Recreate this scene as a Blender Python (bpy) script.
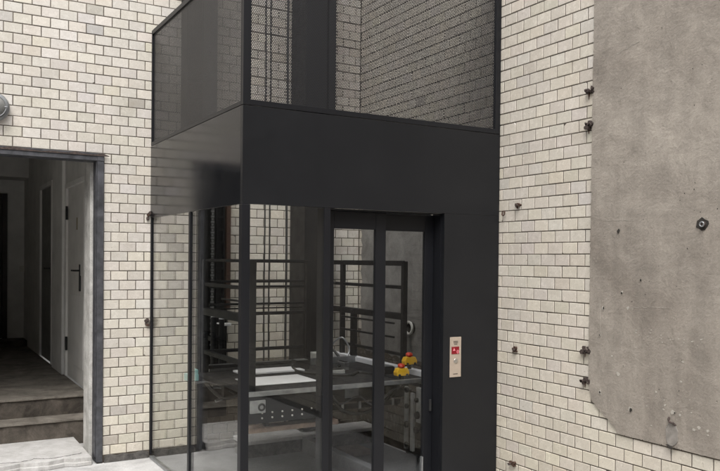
import bpy, math, random
from mathutils import Vector, Matrix
R = math.radians
scene = bpy.context.scene
for o in list(bpy.data.objects): bpy.data.objects.remove(o)

# ------------------------------------------------------------------ camera
YAW, PITCH, ROLL = 0.52851, -0.012512, 0.009639
fw = Vector((math.sin(YAW)*math.cos(PITCH), math.cos(YAW)*math.cos(PITCH), math.sin(PITCH)))
r0 = Vector((math.cos(YAW), -math.sin(YAW), 0)); u0 = r0.cross(fw)
rt = math.cos(ROLL)*r0 + math.sin(ROLL)*u0
up = -math.sin(ROLL)*r0 + math.cos(ROLL)*u0
cam = bpy.data.cameras.new('camera'); co = bpy.data.objects.new('camera', cam)
scene.collection.objects.link(co)
m = Matrix.Identity(4)
for i in range(3): m[i][0], m[i][1], m[i][2] = rt[i], up[i], -fw[i]
m[0][3], m[1][3], m[2][3] = -3.6555, -6.2841, 1.6225
co.matrix_world = m
cam.sensor_width = 36; cam.lens = 36*771.151/720; cam.shift_y = 34.8/720
cam.clip_end = 500; cam.clip_start = 0.05
scene.camera = co

# ------------------------------------------------------------------ world + sun
SUN_EL, SUN_AZ = 58, 215          # azimuth clockwise from +Y
w = bpy.data.worlds.new('World'); scene.world = w; w.use_nodes = True
nt = w.node_tree; nt.nodes.clear()
sky = nt.nodes.new('ShaderNodeTexSky'); sky.sky_type = 'NISHITA'; sky.sun_disc = False
sky.sun_elevation = R(SUN_EL); sky.sun_rotation = R(SUN_AZ)
sky.dust_density = 5; sky.ozone_density = 1; sky.air_density = 1.2
hs = nt.nodes.new('ShaderNodeHueSaturation'); hs.inputs['Saturation'].default_value = 0.18
bg = nt.nodes.new('ShaderNodeBackground'); bg.inputs['Strength'].default_value = 0.15
wo = nt.nodes.new('ShaderNodeOutputWorld')
nt.links.new(sky.outputs[0], hs.inputs['Color']); nt.links.new(hs.outputs[0], bg.inputs['Color'])
nt.links.new(bg.outputs[0], wo.inputs[0])
sl = bpy.data.lights.new('sun', 'SUN'); sl.energy = 0.6; sl.angle = R(35); sl.color = (1, .96, .9)
so = bpy.data.objects.new('sun', sl); scene.collection.objects.link(so)
sd = Vector((math.sin(R(SUN_AZ))*math.cos(R(SUN_EL)), math.cos(R(SUN_AZ))*math.cos(R(SUN_EL)), math.sin(R(SUN_EL))))
so.rotation_euler = sd.to_track_quat('Z', 'Y').to_euler(); so.location = (-4, -8, 12)
vs = scene.view_settings
vs.view_transform = 'Standard'; vs.look = 'None'; vs.gamma = 1; vs.exposure = 1.05; vs.use_curve_mapping = False
scene.render.engine = 'CYCLES'
scene.cycles.max_bounces = 12; scene.cycles.transparent_max_bounces = 24
scene.cycles.diffuse_bounces = 5; scene.cycles.glossy_bounces = 5

# ------------------------------------------------------------------ mesh helpers
class MB:
    def __init__(s): s.v = []; s.f = []; s.mi = []; s.col = []; s.c = (0.5, 0.5, 0.5); s.sm = []
    def add(s, vs, fs, mi=0, smooth=False):
        n = len(s.v); s.v += [tuple(v) for v in vs]
        for f in fs:
            s.f.append([n+i for i in f]); s.mi.append(mi); s.col.append(s.c); s.sm.append(smooth)
        return s
    def box(s, x0, x1, y0, y1, z0, z1, mi=0):
        vs = [(x0,y0,z0),(x1,y0,z0),(x1,y1,z0),(x0,y1,z0),(x0,y0,z1),(x1,y0,z1),(x1,y1,z1),(x0,y1,z1)]
        return s.add(vs, [(0,3,2,1),(4,5,6,7),(0,1,5,4),(1,2,6,5),(2,3,7,6),(3,0,4,7)], mi)
    def tube(s, a, b, r, n=12, mi=0, r2=None, cap=True):
        a, b = Vector(a), Vector(b); d = (b-a).normalized(); r2 = r if r2 is None else r2
        p = d.orthogonal().normalized(); q = d.cross(p)
        vs = []
        for (c, rr) in ((a, r), (b, r2)):
            for i in range(n):
                t = 2*math.pi*i/n; vs.append(c + p*math.cos(t)*rr + q*math.sin(t)*rr)
        s.add(vs, [(i, (i+1) % n, n+(i+1) % n, n+i) for i in range(n)], mi, True)
        if cap: s.add(vs, [tuple(range(n-1, -1, -1)), tuple(range(n, 2*n))], mi)
        return s
    def ring(s, c, ax, r, t, n=24, k=8, mi=0):
        c = Vector(c); ax = Vector(ax).normalized(); p = ax.orthogonal().normalized(); q = ax.cross(p)
        vs = []
        for i in range(n):
            a = 2*math.pi*i/n; d = p*math.cos(a)+q*math.sin(a)
            for j in range(k):
                b = 2*math.pi*j/k; vs.append(c + d*(r+t*math.cos(b)) + ax*t*math.sin(b))
        return s.add(vs, [(i*k+j, ((i+1) % n)*k+j, ((i+1) % n)*k+(j+1) % k, i*k+(j+1) % k) for i in range(n) for j in range(k)], mi, True)
    def prism(s, pts, d, mi=0):
        """closed outline pts (3D, planar) extruded by vector d"""
        n = len(pts); d = Vector(d); vs = [Vector(p) for p in pts] + [Vector(p)+d for p in pts]
        fs = [tuple(range(n-1, -1, -1)), tuple(range(n, 2*n))] + [(i, (i+1) % n, n+(i+1) % n, n+i) for i in range(n)]
        return s.add(vs, fs, mi)
    def lathe(s, c, ax, prof, n=24, mi=0):
        c = Vector(c); ax = Vector(ax).normalized(); p = ax.orthogonal().normalized(); q = ax.cross(p)
        vs = []
        for (h, r) in prof:
            for i in range(n):
                a = 2*math.pi*i/n; vs.append(c+ax*h+(p*math.cos(a)+q*math.sin(a))*max(r, 1e-4))
        return s.add(vs, [(j*n+i, j*n+(i+1) % n, (j+1)*n+(i+1) % n, (j+1)*n+i) for j in range(len(prof)-1) for i in range(n)], mi, True)
    def build(s, name, mats, parent=None, loc=(0, 0, 0), bev=0, label=None):
        mats = mats if isinstance(mats, (list, tuple)) else [mats]
        me = bpy.data.meshes.new(name)
        L = Vector(parent['_w']) if parent is not None and '_w' in parent else Vector(loc)
        me.from_pydata([tuple(Vector(v)-L) for v in s.v], [], s.f)
        for mm in mats: me.materials.append(mm)
        me.polygons.foreach_set('material_index', s.mi)
        me.polygons.foreach_set('use_smooth', s.sm)
        if any(c != (0.5, 0.5, 0.5) for c in s.col):
            at = me.attributes.new('tint', 'FLOAT_COLOR', 'FACE')
            at.data.foreach_set('color', [x for c in s.col for x in (c[0], c[1], c[2], 1.0)])
        me.update()
        o = bpy.data.objects.new(name, me); scene.collection.objects.link(o)
        if parent is not None: o.parent = parent; o['_w'] = list(L)
        else: o.location = L; o['_w'] = list(L)
        if bev:
            b = o.modifiers.new('bevel', 'BEVEL'); b.width = bev; b.segments = 2; b.limit_method = 'ANGLE'
        if label: o['label'] = label
        return o

def tag(o, label=None, cat=None, group=None, kind=None):
    if label: o['label'] = label
    if cat: o['category'] = cat
    if group: o['group'] = group
    if kind: o['kind'] = kind
    return o

def thing(name, label, cat, loc, group=None):
    o = bpy.data.objects.new(name, None); scene.collection.objects.link(o)
    o.location = loc; o['_w'] = list(loc); o.empty_display_size = 0.1
    return tag(o, label, cat, group)

# ------------------------------------------------------------------ materials
class NT:
    def __init__(s, name):
        s.m = bpy.data.materials.new(name); s.m.use_nodes = True; s.t = s.m.node_tree
        s.b = s.t.nodes['Principled BSDF']; s.o = s.t.nodes['Material Output']
    def n(s, typ, **kw):
        nd = s.t.nodes.new('ShaderNode'+typ)
        for k, v in kw.items(): setattr(nd, k, v)
        return nd
    def l(s, a, b): s.t.links.new(a, b)
    def coord(s): return s.n('TexCoord').outputs['Object']
    def noise(s, scale, detail=4, rough=.5, vec=None, dist=0):
        nd = s.n('TexNoise'); nd.inputs['Scale'].default_value = scale; nd.inputs['Detail'].default_value = detail
        nd.inputs['Roughness'].default_value = rough; nd.inputs['Distortion'].default_value = dist
        s.l(vec or s.coord(), nd.inputs['Vector']); return nd.outputs['Fac']
    def ramp(s, fac, pts):
        nd = s.n('ValToRGB'); e = nd.color_ramp.elements
        while len(e) < len(pts): e.new(0.5)
        for i, (p, c) in enumerate(pts):
            e[i].position = p; e[i].color = (c, c, c, 1) if not isinstance(c, tuple) else (*c, 1)
        s.l(fac, nd.inputs[0]); return nd.outputs[0]
    def mix(s, fac, a, b, mode='MIX'):
        nd = s.n('Mix', data_type='RGBA', blend_type=mode)
        for sock, v in ((nd.inputs[0], fac), (nd.inputs[6], a), (nd.inputs[7], b)):
            if hasattr(v, 'links') or hasattr(v, 'is_linked'): s.l(v, sock)
            elif isinstance(v, tuple): sock.default_value = (*v, 1)
            else: sock.default_value = v
        return nd.outputs[2]
    def math(s, op, a, b=0.0, c=None, clamp=False):
        nd = s.n('Math', operation=op); nd.use_clamp = clamp
        for i, v in enumerate((a, b, c)):
            if v is None: continue
            if isinstance(v, (int, float)): nd.inputs[i].default_value = v
            else: s.l(v, nd.inputs[i])
        return nd.outputs[0]
    def bump(s, h, st=.3, d=.01, prev=None):
        nd = s.n('Bump'); nd.inputs['Strength'].default_value = st; nd.inputs['Distance'].default_value = d
        s.l(h, nd.inputs['Height'])
        if prev: s.l(prev, nd.inputs['Normal'])
        s.l(nd.outputs[0], s.b.inputs['Normal']); return nd.outputs[0]
    def set(s, **kw):
        for k, v in kw.items():
            k = {'col': 'Base Color', 'rough': 'Roughness', 'metal': 'Metallic', 'alpha': 'Alpha', 'spec': 'Specular IOR Level', 'coat': 'Coat Weight'}[k]
            if isinstance(v, tuple): s.b.inputs[k].default_value = (*v, 1)
            elif isinstance(v, (int, float)): s.b.inputs[k].default_value = v
            else: s.l(v, s.b.inputs[k])
        return s

def plain(name, col, rough=.5, metal=0, var=.15, scale=12, bump=0.0, spec=.5):
    t = NT(name)
    f = t.noise(scale, 5, .6)
    lo = tuple(c*(1-var) for c in col); hi = tuple(min(1, c*(1+var)) for c in col)
    t.set(col=t.ramp(f, [(.3, lo), (.7, hi)]), metal=metal, spec=spec)
    g = t.noise(scale*2.3, 3, .5)
    t.set(rough=t.ramp(g, [(.3, max(.02, rough*.8)), (.7, min(1, rough*1.2))]))
    if bump: t.bump(t.noise(scale*8, 4, .6), .4, bump)
    return t.m

M = {}
# glazed wall tiles: tint attribute varies tile by tile
t = NT('glazed_brick')
at = t.n('Attribute', attribute_name='tint')
fine = t.noise(160, 3, .6)
blot = t.noise(18, 4, .6)
base = t.mix(1.0, at.outputs['Color'], t.ramp(fine, [(.25, .88), (.7, 1.06)]), 'MULTIPLY')
base = t.mix(1.0, base, t.ramp(blot, [(.3, (.96, .955, .94)), (.65, (1.02, 1.02, 1.02))]), 'MULTIPLY')
dirt = t.ramp(t.noise(3.1, 6, .68, dist=.4), [(.55, 0.0), (.80, .42)])
base = t.mix(dirt, base, (.36, .32, .25))
spots = t.ramp(t.noise(42, 3, .7), [(.665, 0.0), (.70, .55)])
base = t.mix(spots, base, (.30, .25, .19))
t.set(col=base, rough=t.ramp(blot, [(.3, .14), (.7, .34)]), spec=.55)
n1 = t.bump(t.noise(22, 3, .5), .22, .006); t.bump(fine, .16, .0015, n1)
M['tile'] = t.m
t = NT('mortar'); f = t.noise(55, 5, .7)
t.set(col=t.mix(t.ramp(t.noise(4, 4, .6), [(.35, 0.0), (.7, 1.0)]), (.060, .050, .042), (.20, .175, .145)), rough=.95, spec=.2); t.bump(f, .5, .003)
M['mortar'] = t.m
# cement render
t = NT('cement_render')
big = t.noise(.9, 7, .66, dist=.9); mid = t.noise(6.5, 6, .68, dist=.3); fin = t.noise(70, 6, .75)
mp = t.n('Mapping'); mp.inputs['Scale'].default_value = (1, 1.2, .22); t.l(t.coord(), mp.inputs[0])
streak = t.noise(7, 5, .6, vec=mp.outputs[0])
mp2 = t.n('Mapping'); mp2.inputs['Scale'].default_value = (1, .35, 3.2); t.l(t.coord(), mp2.inputs[0])
trow = t.noise(9, 6, .7, vec=mp2.outputs[0], dist=.5)
c = t.mix(t.ramp(big, [(.32, 0.0), (.68, 1.0)]), (.245, .215, .184), (.392, .354, .307))
c = t.mix(1.0, c, t.ramp(mid, [(.28, .82), (.70, 1.16)]), 'MULTIPLY')
c = t.mix(1.0, c, t.ramp(streak, [(.3, .86), (.7, 1.1)]), 'MULTIPLY')
c = t.mix(1.0, c, t.ramp(trow, [(.3, .95), (.7, 1.05)]), 'MULTIPLY')
c = t.mix(1.0, c, t.ramp(fin, [(.25, .84), (.75, 1.13)]), 'MULTIPLY')
chips = t.ramp(t.noise(15, 6, .8, dist=.8), [(.655, 0.0), (.70, .38)])
c = t.mix(chips, c, (.47, .43, .39))
pits = t.ramp(t.noise(33, 4, .85), [(.68, 0.0), (.72, .6)])
c = t.mix(pits, c, (.07, .06, .05))
t.set(col=c, rough=.93, spec=.25)
n1 = t.bump(trow, .15, .010); n2 = t.bump(fin, .6, .005, n1); t.bump(mid, .7, .014, n2)
M['render'] = t.m
def concrete(name, a, b, sc=3, rough=.85):
    t = NT(name); f1 = t.noise(sc, 7, .68, dist=.4); f2 = t.noise(sc*18, 5, .7)
    c = t.mix(t.ramp(f1, [(.32, 0.0), (.68, 1.0)]), a, b)
    c = t.mix(1.0, c, t.ramp(f2, [(.25, .78), (.75, 1.15)]), 'MULTIPLY')
    t.set(col=c, rough=rough, spec=.35); n1 = t.bump(f2, .5, .004); t.bump(f1, .3, .01, n1); return t.m
M['ground'] = concrete('ground_concrete', (.34, .335, .33), (.55, .545, .54), 4)
M['sill'] = concrete('threshold_concrete', (.40, .39, .375), (.56, .55, .54), 9)
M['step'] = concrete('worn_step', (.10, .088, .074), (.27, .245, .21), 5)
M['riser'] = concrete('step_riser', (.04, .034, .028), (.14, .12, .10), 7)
M['curb'] = concrete('curb_concrete', (.50, .49, .48), (.72, .71, .70), 6)
M['pit'] = concrete('pit_floor', (.13, .13, .135), (.20, .20, .205), 3, .6)
M['strip'] = concrete('dark_base_strip', (.025, .024, .024), (.16, .15, .14), 16)
M['render_shaded'] = concrete('shaded_shaft_render', (.16, .15, .14), (.30, .29, .27), 5)  # greyer copy of the render, shade inside the shaft put into its colour
M['plaster'] = plain('white_plaster', (.76, .75, .72), .8, 0, .12, 3, .002)
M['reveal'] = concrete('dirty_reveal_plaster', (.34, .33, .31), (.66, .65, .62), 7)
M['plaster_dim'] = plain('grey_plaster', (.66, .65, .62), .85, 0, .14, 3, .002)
M['door_paint'] = plain('grey_door_paint', (.78, .765, .73), .5, 0, .08, 4, .0006)
M['door_dark'] = plain('dark_door_paint', (.24, .245, .23), .5, 0, .1, 4)
t = NT('black_powder_coat')
t.set(col=t.ramp(t.noise(2.5, 3, .5), [(.3, (.0085, .009, .011)), (.7, (.011, .0115, .014))]), rough=.40, spec=.28); M['black'] = t.m
t = NT('black_panel')
t.set(col=t.ramp(t.noise(2, 4, .5), [(.3, (.0075, .008, .0098)), (.7, (.010, .0106, .0128))]),
      rough=t.ramp(t.noise(3, 5, .6), [(.35, .13), (.7, .2)]), spec=.30)
t.bump(t.noise(1.6, 2, .5), .05, .006)
M['panel'] = t.m
t = NT('black_satin_panel')
t.set(col=t.ramp(t.noise(2, 5, .6), [(.3, (.0085, .0092, .011)), (.7, (.012, .0127, .0148))]),
      rough=t.ramp(t.noise(9, 6, .7), [(.35, .33), (.7, .42)]), spec=.32)
t.bump(t.noise(1.8, 2, .5), .10, .008)
M['satin'] = t.m
M['dark'] = plain('dark_steel', (.010, .0105, .012), .5, .0, .12, 6, 0, .22)
M['frame'] = plain('slate_painted_steel', (.058, .059, .066), .5, .0, .5, 16, .002)
M['galv'] = plain('galvanised_steel', (.36, .37, .38), .42, .85, .2, 20, .0006)
M['steel'] = plain('brushed_steel', (.56, .54, .51), .35, .9, .08, 30)
M['brass'] = plain('warm_steel_plate', (.50, .42, .345), .42, .35, .06, 30)
M['rust'] = plain('rusty_iron', (.075, .042, .03), .85, .2, .6, 60, .003)
M['rustdark'] = plain('dark_corroded_iron', (.065, .048, .042), .8, .1, .6, 60, .003)
M['alu'] = plain('dull_aluminium', (.58, .58, .56), .45, .15, .2, 25, .0006)
M['white'] = plain('white_board', (.80, .80, .82), .5, 0, .04, 8)
M['offwhite'] = plain('cream_plastic', (.70, .68, .62), .5, 0, .06, 8)
M['floor_plate'] = plain('dark_floor_plate', (.022, .022, .024), .8, .0, .35, 10, 0, .08)
M['yellow'] = plain('yellow_plastic', (.80, .46, .02), .35, 0, .05, 10)
M['red'] = plain('red_plastic', (.55, .04, .015), .3, 0, .05, 10)
M['rubber'] = plain('black_rubber', (.02, .02, .02), .6, 0, .2, 20)
M['teal'] = plain('pale_teal_plastic', (.20, .42, .42), .4, 0, .1, 20)
M['lampglass'] = plain('grey_lamp_glass', (.22, .22, .21), .25, 0, .1, 20)
M['patch'] = plain('grey_cement_patch', (.255, .235, .212), .9, 0, .25, 25, .003)
M['chip'] = plain('pale_cement_chip', (.42, .39, .345), .9, 0, .15, 30, .002)
M['hole'] = plain('dark_hole', (.03, .026, .022), .95, 0, .3, 30)
M['darkwood'] = plain('dark_brown_door', (.045, .035, .03), .5, 0, .2, 6)
# thin glass: transparent + fresnel-like reflection, both from the facing angle
def glass(name, tint, refl=.06, rough=0.0):
    t = NT(name); t.t.nodes.remove(t.b)
    tr = t.n('BsdfTransparent'); tr.inputs[0].default_value = (*tint, 1)
    gl = t.n('BsdfGlossy'); gl.inputs['Roughness'].default_value = rough; gl.inputs[0].default_value = (1, 1, 1, 1)
    g = t.n('NewGeometry'); vd = t.n('VectorMath', operation='DOT_PRODUCT')
    t.l(g.outputs['Normal'], vd.inputs[0]); t.l(g.outputs['Incoming'], vd.inputs[1])
    a = t.math('ABSOLUTE', vd.outputs['Value']); k = t.math('POWER', t.math('SUBTRACT', 1.0, a), 5.0)
    fr = t.math('MULTIPLY_ADD', k, 1-refl, refl, clamp=True)
    ms = t.n('MixShader'); t.l(fr, ms.inputs[0]); t.l(tr.outputs[0], ms.inputs[1]); t.l(gl.outputs[0], ms.inputs[2])
    t.l(ms.outputs[0], t.o.inputs['Surface']); return t.m
M['glass'] = glass('lift_glass', (.965, .97, .958), .024)
M['glass_door'] = glass('tinted_door_glass', (.89, .90, .905), .022)
# perforated sheet: hexagonal grid of round holes
def perforated(name, axis, p=.0113, r=.00375):
    t = NT(name); sx = t.n('SeparateXYZ'); t.l(t.coord(), sx.inputs[0])
    a, b = sx.outputs[axis], sx.outputs['Z']; q = p*math.sqrt(3)
    def lat(oa, ob):
        u = t.math('PINGPONG', t.math('ADD', a, 50*p+oa), p/2); v = t.math('PINGPONG', t.math('ADD', b, 50*q+ob), q/2)
        return t.math('SQRT', t.math('ADD', t.math('MULTIPLY', u, u), t.math('MULTIPLY', v, v)))
    d = t.math('MINIMUM', lat(0, 0), lat(p/2, q/2))
    al = t.math('GREATER_THAN', d, r)
    t.set(col=(.016, .0165, .019), rough=.38, alpha=al); return t.m
M['mesh_front'] = perforated('perforated_front_sheet', 'X')
M['mesh_side'] = perforated('perforated_side_sheet', 'Y')
t = NT('red_display'); t.set(col=(.16, .004, .01), rough=.15)
t.b.inputs['Emission Color'].default_value = (1, .02, .04, 1); t.b.inputs['Emission Strength'].default_value = .03; M['disp'] = t.m
t = NT('display_digit'); t.set(col=(.6, .18, .2), rough=.2)
t.b.inputs['Emission Color'].default_value = (1, .35, .4, 1); t.b.inputs['Emission Strength'].default_value = .12; M['digit'] = t.m

# ------------------------------------------------------------------ ground
g = MB(); g.add([(-60,-60,0),(60,-60,0),(60,60,0),(-60,60,0)], [(0,1,2,3)])
tag(g.build('ground', M['ground']), 'pale concrete courtyard ground', None, None, 'structure')

# ------------------------------------------------------------------ tiled walls
CH, BW = .077, .13054          # course height, brick length
Z0 = .0594                     # first bed joint
JT = .0052
def tiles(mb, plane, phase, a0, a1, z1, openings, skip, seed, warm):
    """plane 'Y': wall in plane y=0, coordinate X.  plane 'X': wall in plane x=0, coordinate Y (phase runs the same way)"""
    rnd = random.Random(seed); n = 0; z = Z0
    while z < z1:
        off = phase + (0 if n % 2 == 0 else BW/2)
        k0 = math.floor((a0-off)/BW)-1
        for k in range(k0, k0+int((a1-a0)/BW)+4):
            s0, s1 = off+k*BW, off+(k+1)*BW
            s0, s1 = max(s0, a0), min(s1, a1)
            zc = z+CH/2
            for (o0, o1, oz0, oz1) in openings:
                if oz0 < zc < oz1:
                    if s0 >= o0-.001 and s1 <= o1+.001: s1 = s0
                    elif s0 < o0 < s1: s1 = o0
                    elif s0 < o1 < s1: s0 = o1
            if s1-s0 < .022: continue
            if skip and skip((s0+s1)/2, zc): continue
            j = JT/2+rnd.uniform(0, .0008); c = .0026; d = .0034+rnd.uniform(-.0012, .0012)
            A0, A1, B0, B1 = s0+j, s1-j, z+j+rnd.uniform(-.0006, .0006), z+CH-j+rnd.uniform(-.0006, .0006)
            v = .615+rnd.gauss(0, .021); hue = rnd.gauss(0, .009); grn = rnd.gauss(0, .006)
            rr = rnd.random()
            if rr < .006: v *= .75
            elif rr < .04: v *= .93
            elif rr < .05: hue -= .018
            elif rr < .12: v *= 1.05
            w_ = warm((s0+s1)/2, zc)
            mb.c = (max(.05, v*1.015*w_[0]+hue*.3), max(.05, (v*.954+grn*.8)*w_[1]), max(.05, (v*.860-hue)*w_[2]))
            ch = rnd.randrange(4) if rnd.random() < .045 and s1-s0 > .06 else -1
            P, Q = [], []
            for q_, (pa, pb, sa, sb) in enumerate(((A0,B0,1,1),(A1,B0,-1,1),(A1,B1,-1,-1),(A0,B1,1,-1))):
                if q_ == ch:
                    h1, h2 = rnd.uniform(.007, .020), rnd.uniform(.006, .015)
                    e1, e2 = (pa+sa*h1, pb), (pa, pb+sb*h2)
                    f1, f2 = (pa+sa*(h1+c*.6), pb+sb*c), (pa+sa*c, pb+sb*(h2+c*.6))
                    if q_ in (0, 2): P += [e2, e1]; Q += [f2, f1]
                    else: P += [e1, e2]; Q += [f1, f2]
                else:
                    P.append((pa, pb)); Q.append((pa+sa*c, pb+sb*c))
            N = len(P); tx, tz = rnd.uniform(-.010, .010), rnd.uniform(-.012, .012); ca, cb = (A0+A1)/2, (B0+B1)/2
            hgt = [d+(a-ca)*tx+(b-cb)*tz for a, b in Q]
            if plane == 'Y':
                vs = [(a, -.0003, b) for a, b in P]+[(a, -h_, b) for h_, (a, b) in zip(hgt, Q)]
                fs = [tuple(range(N, 2*N))]+[(q_, (q_+1) % N, N+(q_+1) % N, N+q_) for q_ in range(N)]
            else:
                vs = [(-.0003, a, b) for a, b in P]+[(-h_, a, b) for h_, (a, b) in zip(hgt, Q)]
                fs = [tuple(range(2*N-1, N-1, -1))]+[(N+q_, N+(q_+1) % N, (q_+1) % N, q_) for q_ in range(N)]
            mb.add(vs, fs, 0)
        z += CH; n += 1
    mb.c = (.5, .5, .5)
H = 6.6
DX, DZ = -2.335, 2.446         # doorway right edge and head (outer edge of steel frame)
DXL = -4.3
# left (rear) wall, plane y = 0
root = thing('tiled_wall', 'cream glazed brick wall on the left with the open doorway in it', 'wall', (-3, 0, 0))
mb = MB()
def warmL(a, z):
    if a > -1.6 and z < .72: return (.30, .28, .26)  # shade under the lift platform put into the tile tint
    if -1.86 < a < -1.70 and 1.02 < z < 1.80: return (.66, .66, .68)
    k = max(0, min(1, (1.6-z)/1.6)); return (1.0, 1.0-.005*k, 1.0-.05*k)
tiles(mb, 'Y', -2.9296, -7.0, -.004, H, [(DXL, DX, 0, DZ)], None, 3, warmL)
mb.box(DX, 0, 0, .37, 0, H, 1); mb.box(DXL, DX, 0, .37, DZ, H, 1); mb.box(-9, DXL, 0, .37, 0, H, 1)
mb.build('brickwork', [M['tile'], M['mortar']], root)
rnd = random.Random(8)
def strip(mb, a, b, ax, zt=.055):
    n = int((b-a)/.045); pts = []
    for i in range(n+1):
        pts.append((a+(b-a)*i/n, zt+rnd.uniform(-.008, .010)))
    if ax == 'Y':
        mb.prism([(a, -.001, 0)]+[(p, -.001, z) for p, z in pts]+[(b, -.001, 0)], (0, -.016, 0))
    else:
        mb.prism([(-.001, a, 0)]+[(-.001, p, z) for p, z in pts]+[(-.001, b, 0)], (-.016, 0, 0))
mb = MB(); strip(mb, DX+.012, -1.975, 'Y'); strip(mb, -1.93, -.03, 'Y', .075); mb.build('base_strip', M['strip'], root)
# right wall, plane x = 0
root = thing('tiled_wall', 'cream glazed brick wall on the right, half covered by grey cement render', 'wall', (0, -3, 0))
mb = MB()
def skipR(a, z):
    if a < -2.93 and z > .72: return True
    return -1.75 < a < -.2 and .86 < z < 2.2
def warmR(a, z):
    if a > -1.9 and z < .95: return (.22, .205, .19)  # dark dirty bricks, with the shade below the platform tinted in
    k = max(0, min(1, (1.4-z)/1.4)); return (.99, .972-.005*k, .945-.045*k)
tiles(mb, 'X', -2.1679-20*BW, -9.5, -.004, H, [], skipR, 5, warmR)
mb.box(0, .37, -12, 0.37, 0, H, 1)
mb.build('brickwork', [M['tile'], M['mortar']], root)
# cement render field: ragged left edge, chamfered lower corner, lower edge along a course
def jag(p, q, n, amp, ax):
    out = []
    for i in range(n):
        t_ = i/n; a = p[0]+(q[0]-p[0])*t_; b = p[1]+(q[1]-p[1])*t_
        if 0 < i: 
            if ax == 'a': a += rnd.uniform(-amp, amp)
            else: b += rnd.uniform(-amp, amp)
        out.append((a, b))
    return out
out = jag((-2.888, H), (-2.872, .86), 330, .0035, 'a')+jag((-2.872, .86), (-2.905, .765), 5, .003, 'a') \
    + jag((-2.905, .765), (-3.10, .625), 14, .007, 'a')+jag((-3.10, .607), (-12, .604), 520, .0035, 'b')+[(-12, .604), (-12, H)]
mb = MB(); mb.prism([(.002, a, z) for a, z in out], (-.016, 0, 0))
mb.build('cement_render', M['render'], root, label='grey brown cement render with chips and holes')
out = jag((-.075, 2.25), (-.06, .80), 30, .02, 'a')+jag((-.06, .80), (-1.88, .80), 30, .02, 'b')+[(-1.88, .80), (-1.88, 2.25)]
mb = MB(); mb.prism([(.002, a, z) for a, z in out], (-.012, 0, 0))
mb.build('cement_render', M['render_shaded'], root, label='darker grey render behind the lift doors')
# chips and holes knocked in the render (small patches with depth)
mb = MB(); md = MB(); rc = random.Random(21)
import itertools
def hitX(px, py, X=-.0145):
    d = rt*((px-360)/771.151)-up*((py-270.304)/771.151)+fw
    k = (X+3.6555)/d[0]; return (-6.2841+k*d[1], 1.6225+k*d[2])
def blob(mbx, px, py, r, X=-.0145, d=.004, n=9, sz=1):
    a, z = hitX(px, py); pts = []
    for i in range(n):
        t_ = 2*math.pi*i/n; q = r*rc.uniform(.6, 1.25); pts.append((X, a+math.cos(t_)*q, z+math.sin(t_)*q*sz))
    mbx.prism(pts, (-d, 0, 0))
for (px, py, r) in [(618, 374, .016), (600, 392, .016), (630, 409, .018), (673, 412, .016), (680, 415, .008), (603, 308, .014), (628, 308, .012), (622, 292, .010),
                    (681, 382, .008), (683, 362, .008), (694, 430, .010), (699, 428, .012), (708, 431, .009), (600, 335, .008), (665, 405, .008), (612, 356, .008), (656, 392, .007)]:
    blob(mb, px, py, r*.85, d=.0012, n=11)
for (px, py, r) in [(619, 231, .010), (604, 308, .006), (622, 293, .006), (600, 392, .006), (631, 410, .010), (600, 335, .003), (641, 280, .005), (675, 413, .005)]:
    blob(md, px, py, r, -.0175, .002, 8, 1.3)
for k_ in range(26):
    t_ = rc.random(); px, py = 634+t_*72, 331+t_*12+rc.gauss(0, 3)
    blob(mb, px, py, rc.uniform(.0025, .008), d=.0012, n=7, sz=.5)
for k_ in range(16):
    blob(mb, rc.uniform(640, 718), rc.uniform(395, 440), rc.uniform(.002, .007), d=.0012, n=7, sz=.6)
for k_ in range(16):
    blob(mb, rc.uniform(602, 718), rc.uniform(20, 420), rc.uniform(.0015, .0035), d=.0010, n=6, sz=.8)
for k_ in range(34):
    blob(md, rc.uniform(602, 718), rc.uniform(10, 430), rc.uniform(.0015, .0035), -.0147, .0008, 6, 1.2)
def ridge(x0, y0, x1, y1, w_, n=14):
    a_, b_ = [], []
    for i in range(n+1):
        t_ = i/n; a, z = hitX(x0+(x1-x0)*t_, y0+(y1-y0)*t_); a += rc.uniform(-.003, .003); z += rc.uniform(-.003, .003); h_ = w_*rc.uniform(.15, 1)
        if abs(x1-x0) > abs(y1-y0): a_.append((-.0145, a, z-h_)); b_.append((-.0145, a, z+h_))
        else: a_.append((-.0145, a-h_, z)); b_.append((-.0145, a+h_, z))
    mr.prism(a_+b_[::-1], (-.0009, 0, 0))
mr = MB()
ridge(634, 307, 672, 308, .0013); ridge(600, 300, 601, 339, .0012); ridge(602, 221, 634, 220, .0013); ridge(617, 54, 640, 41, .0016)
mr.build('trowel_ridge', M['chip'], root)
mb.build('chip', M['chip'], root); md.build('drill_hole', M['hole'], root)

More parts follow.
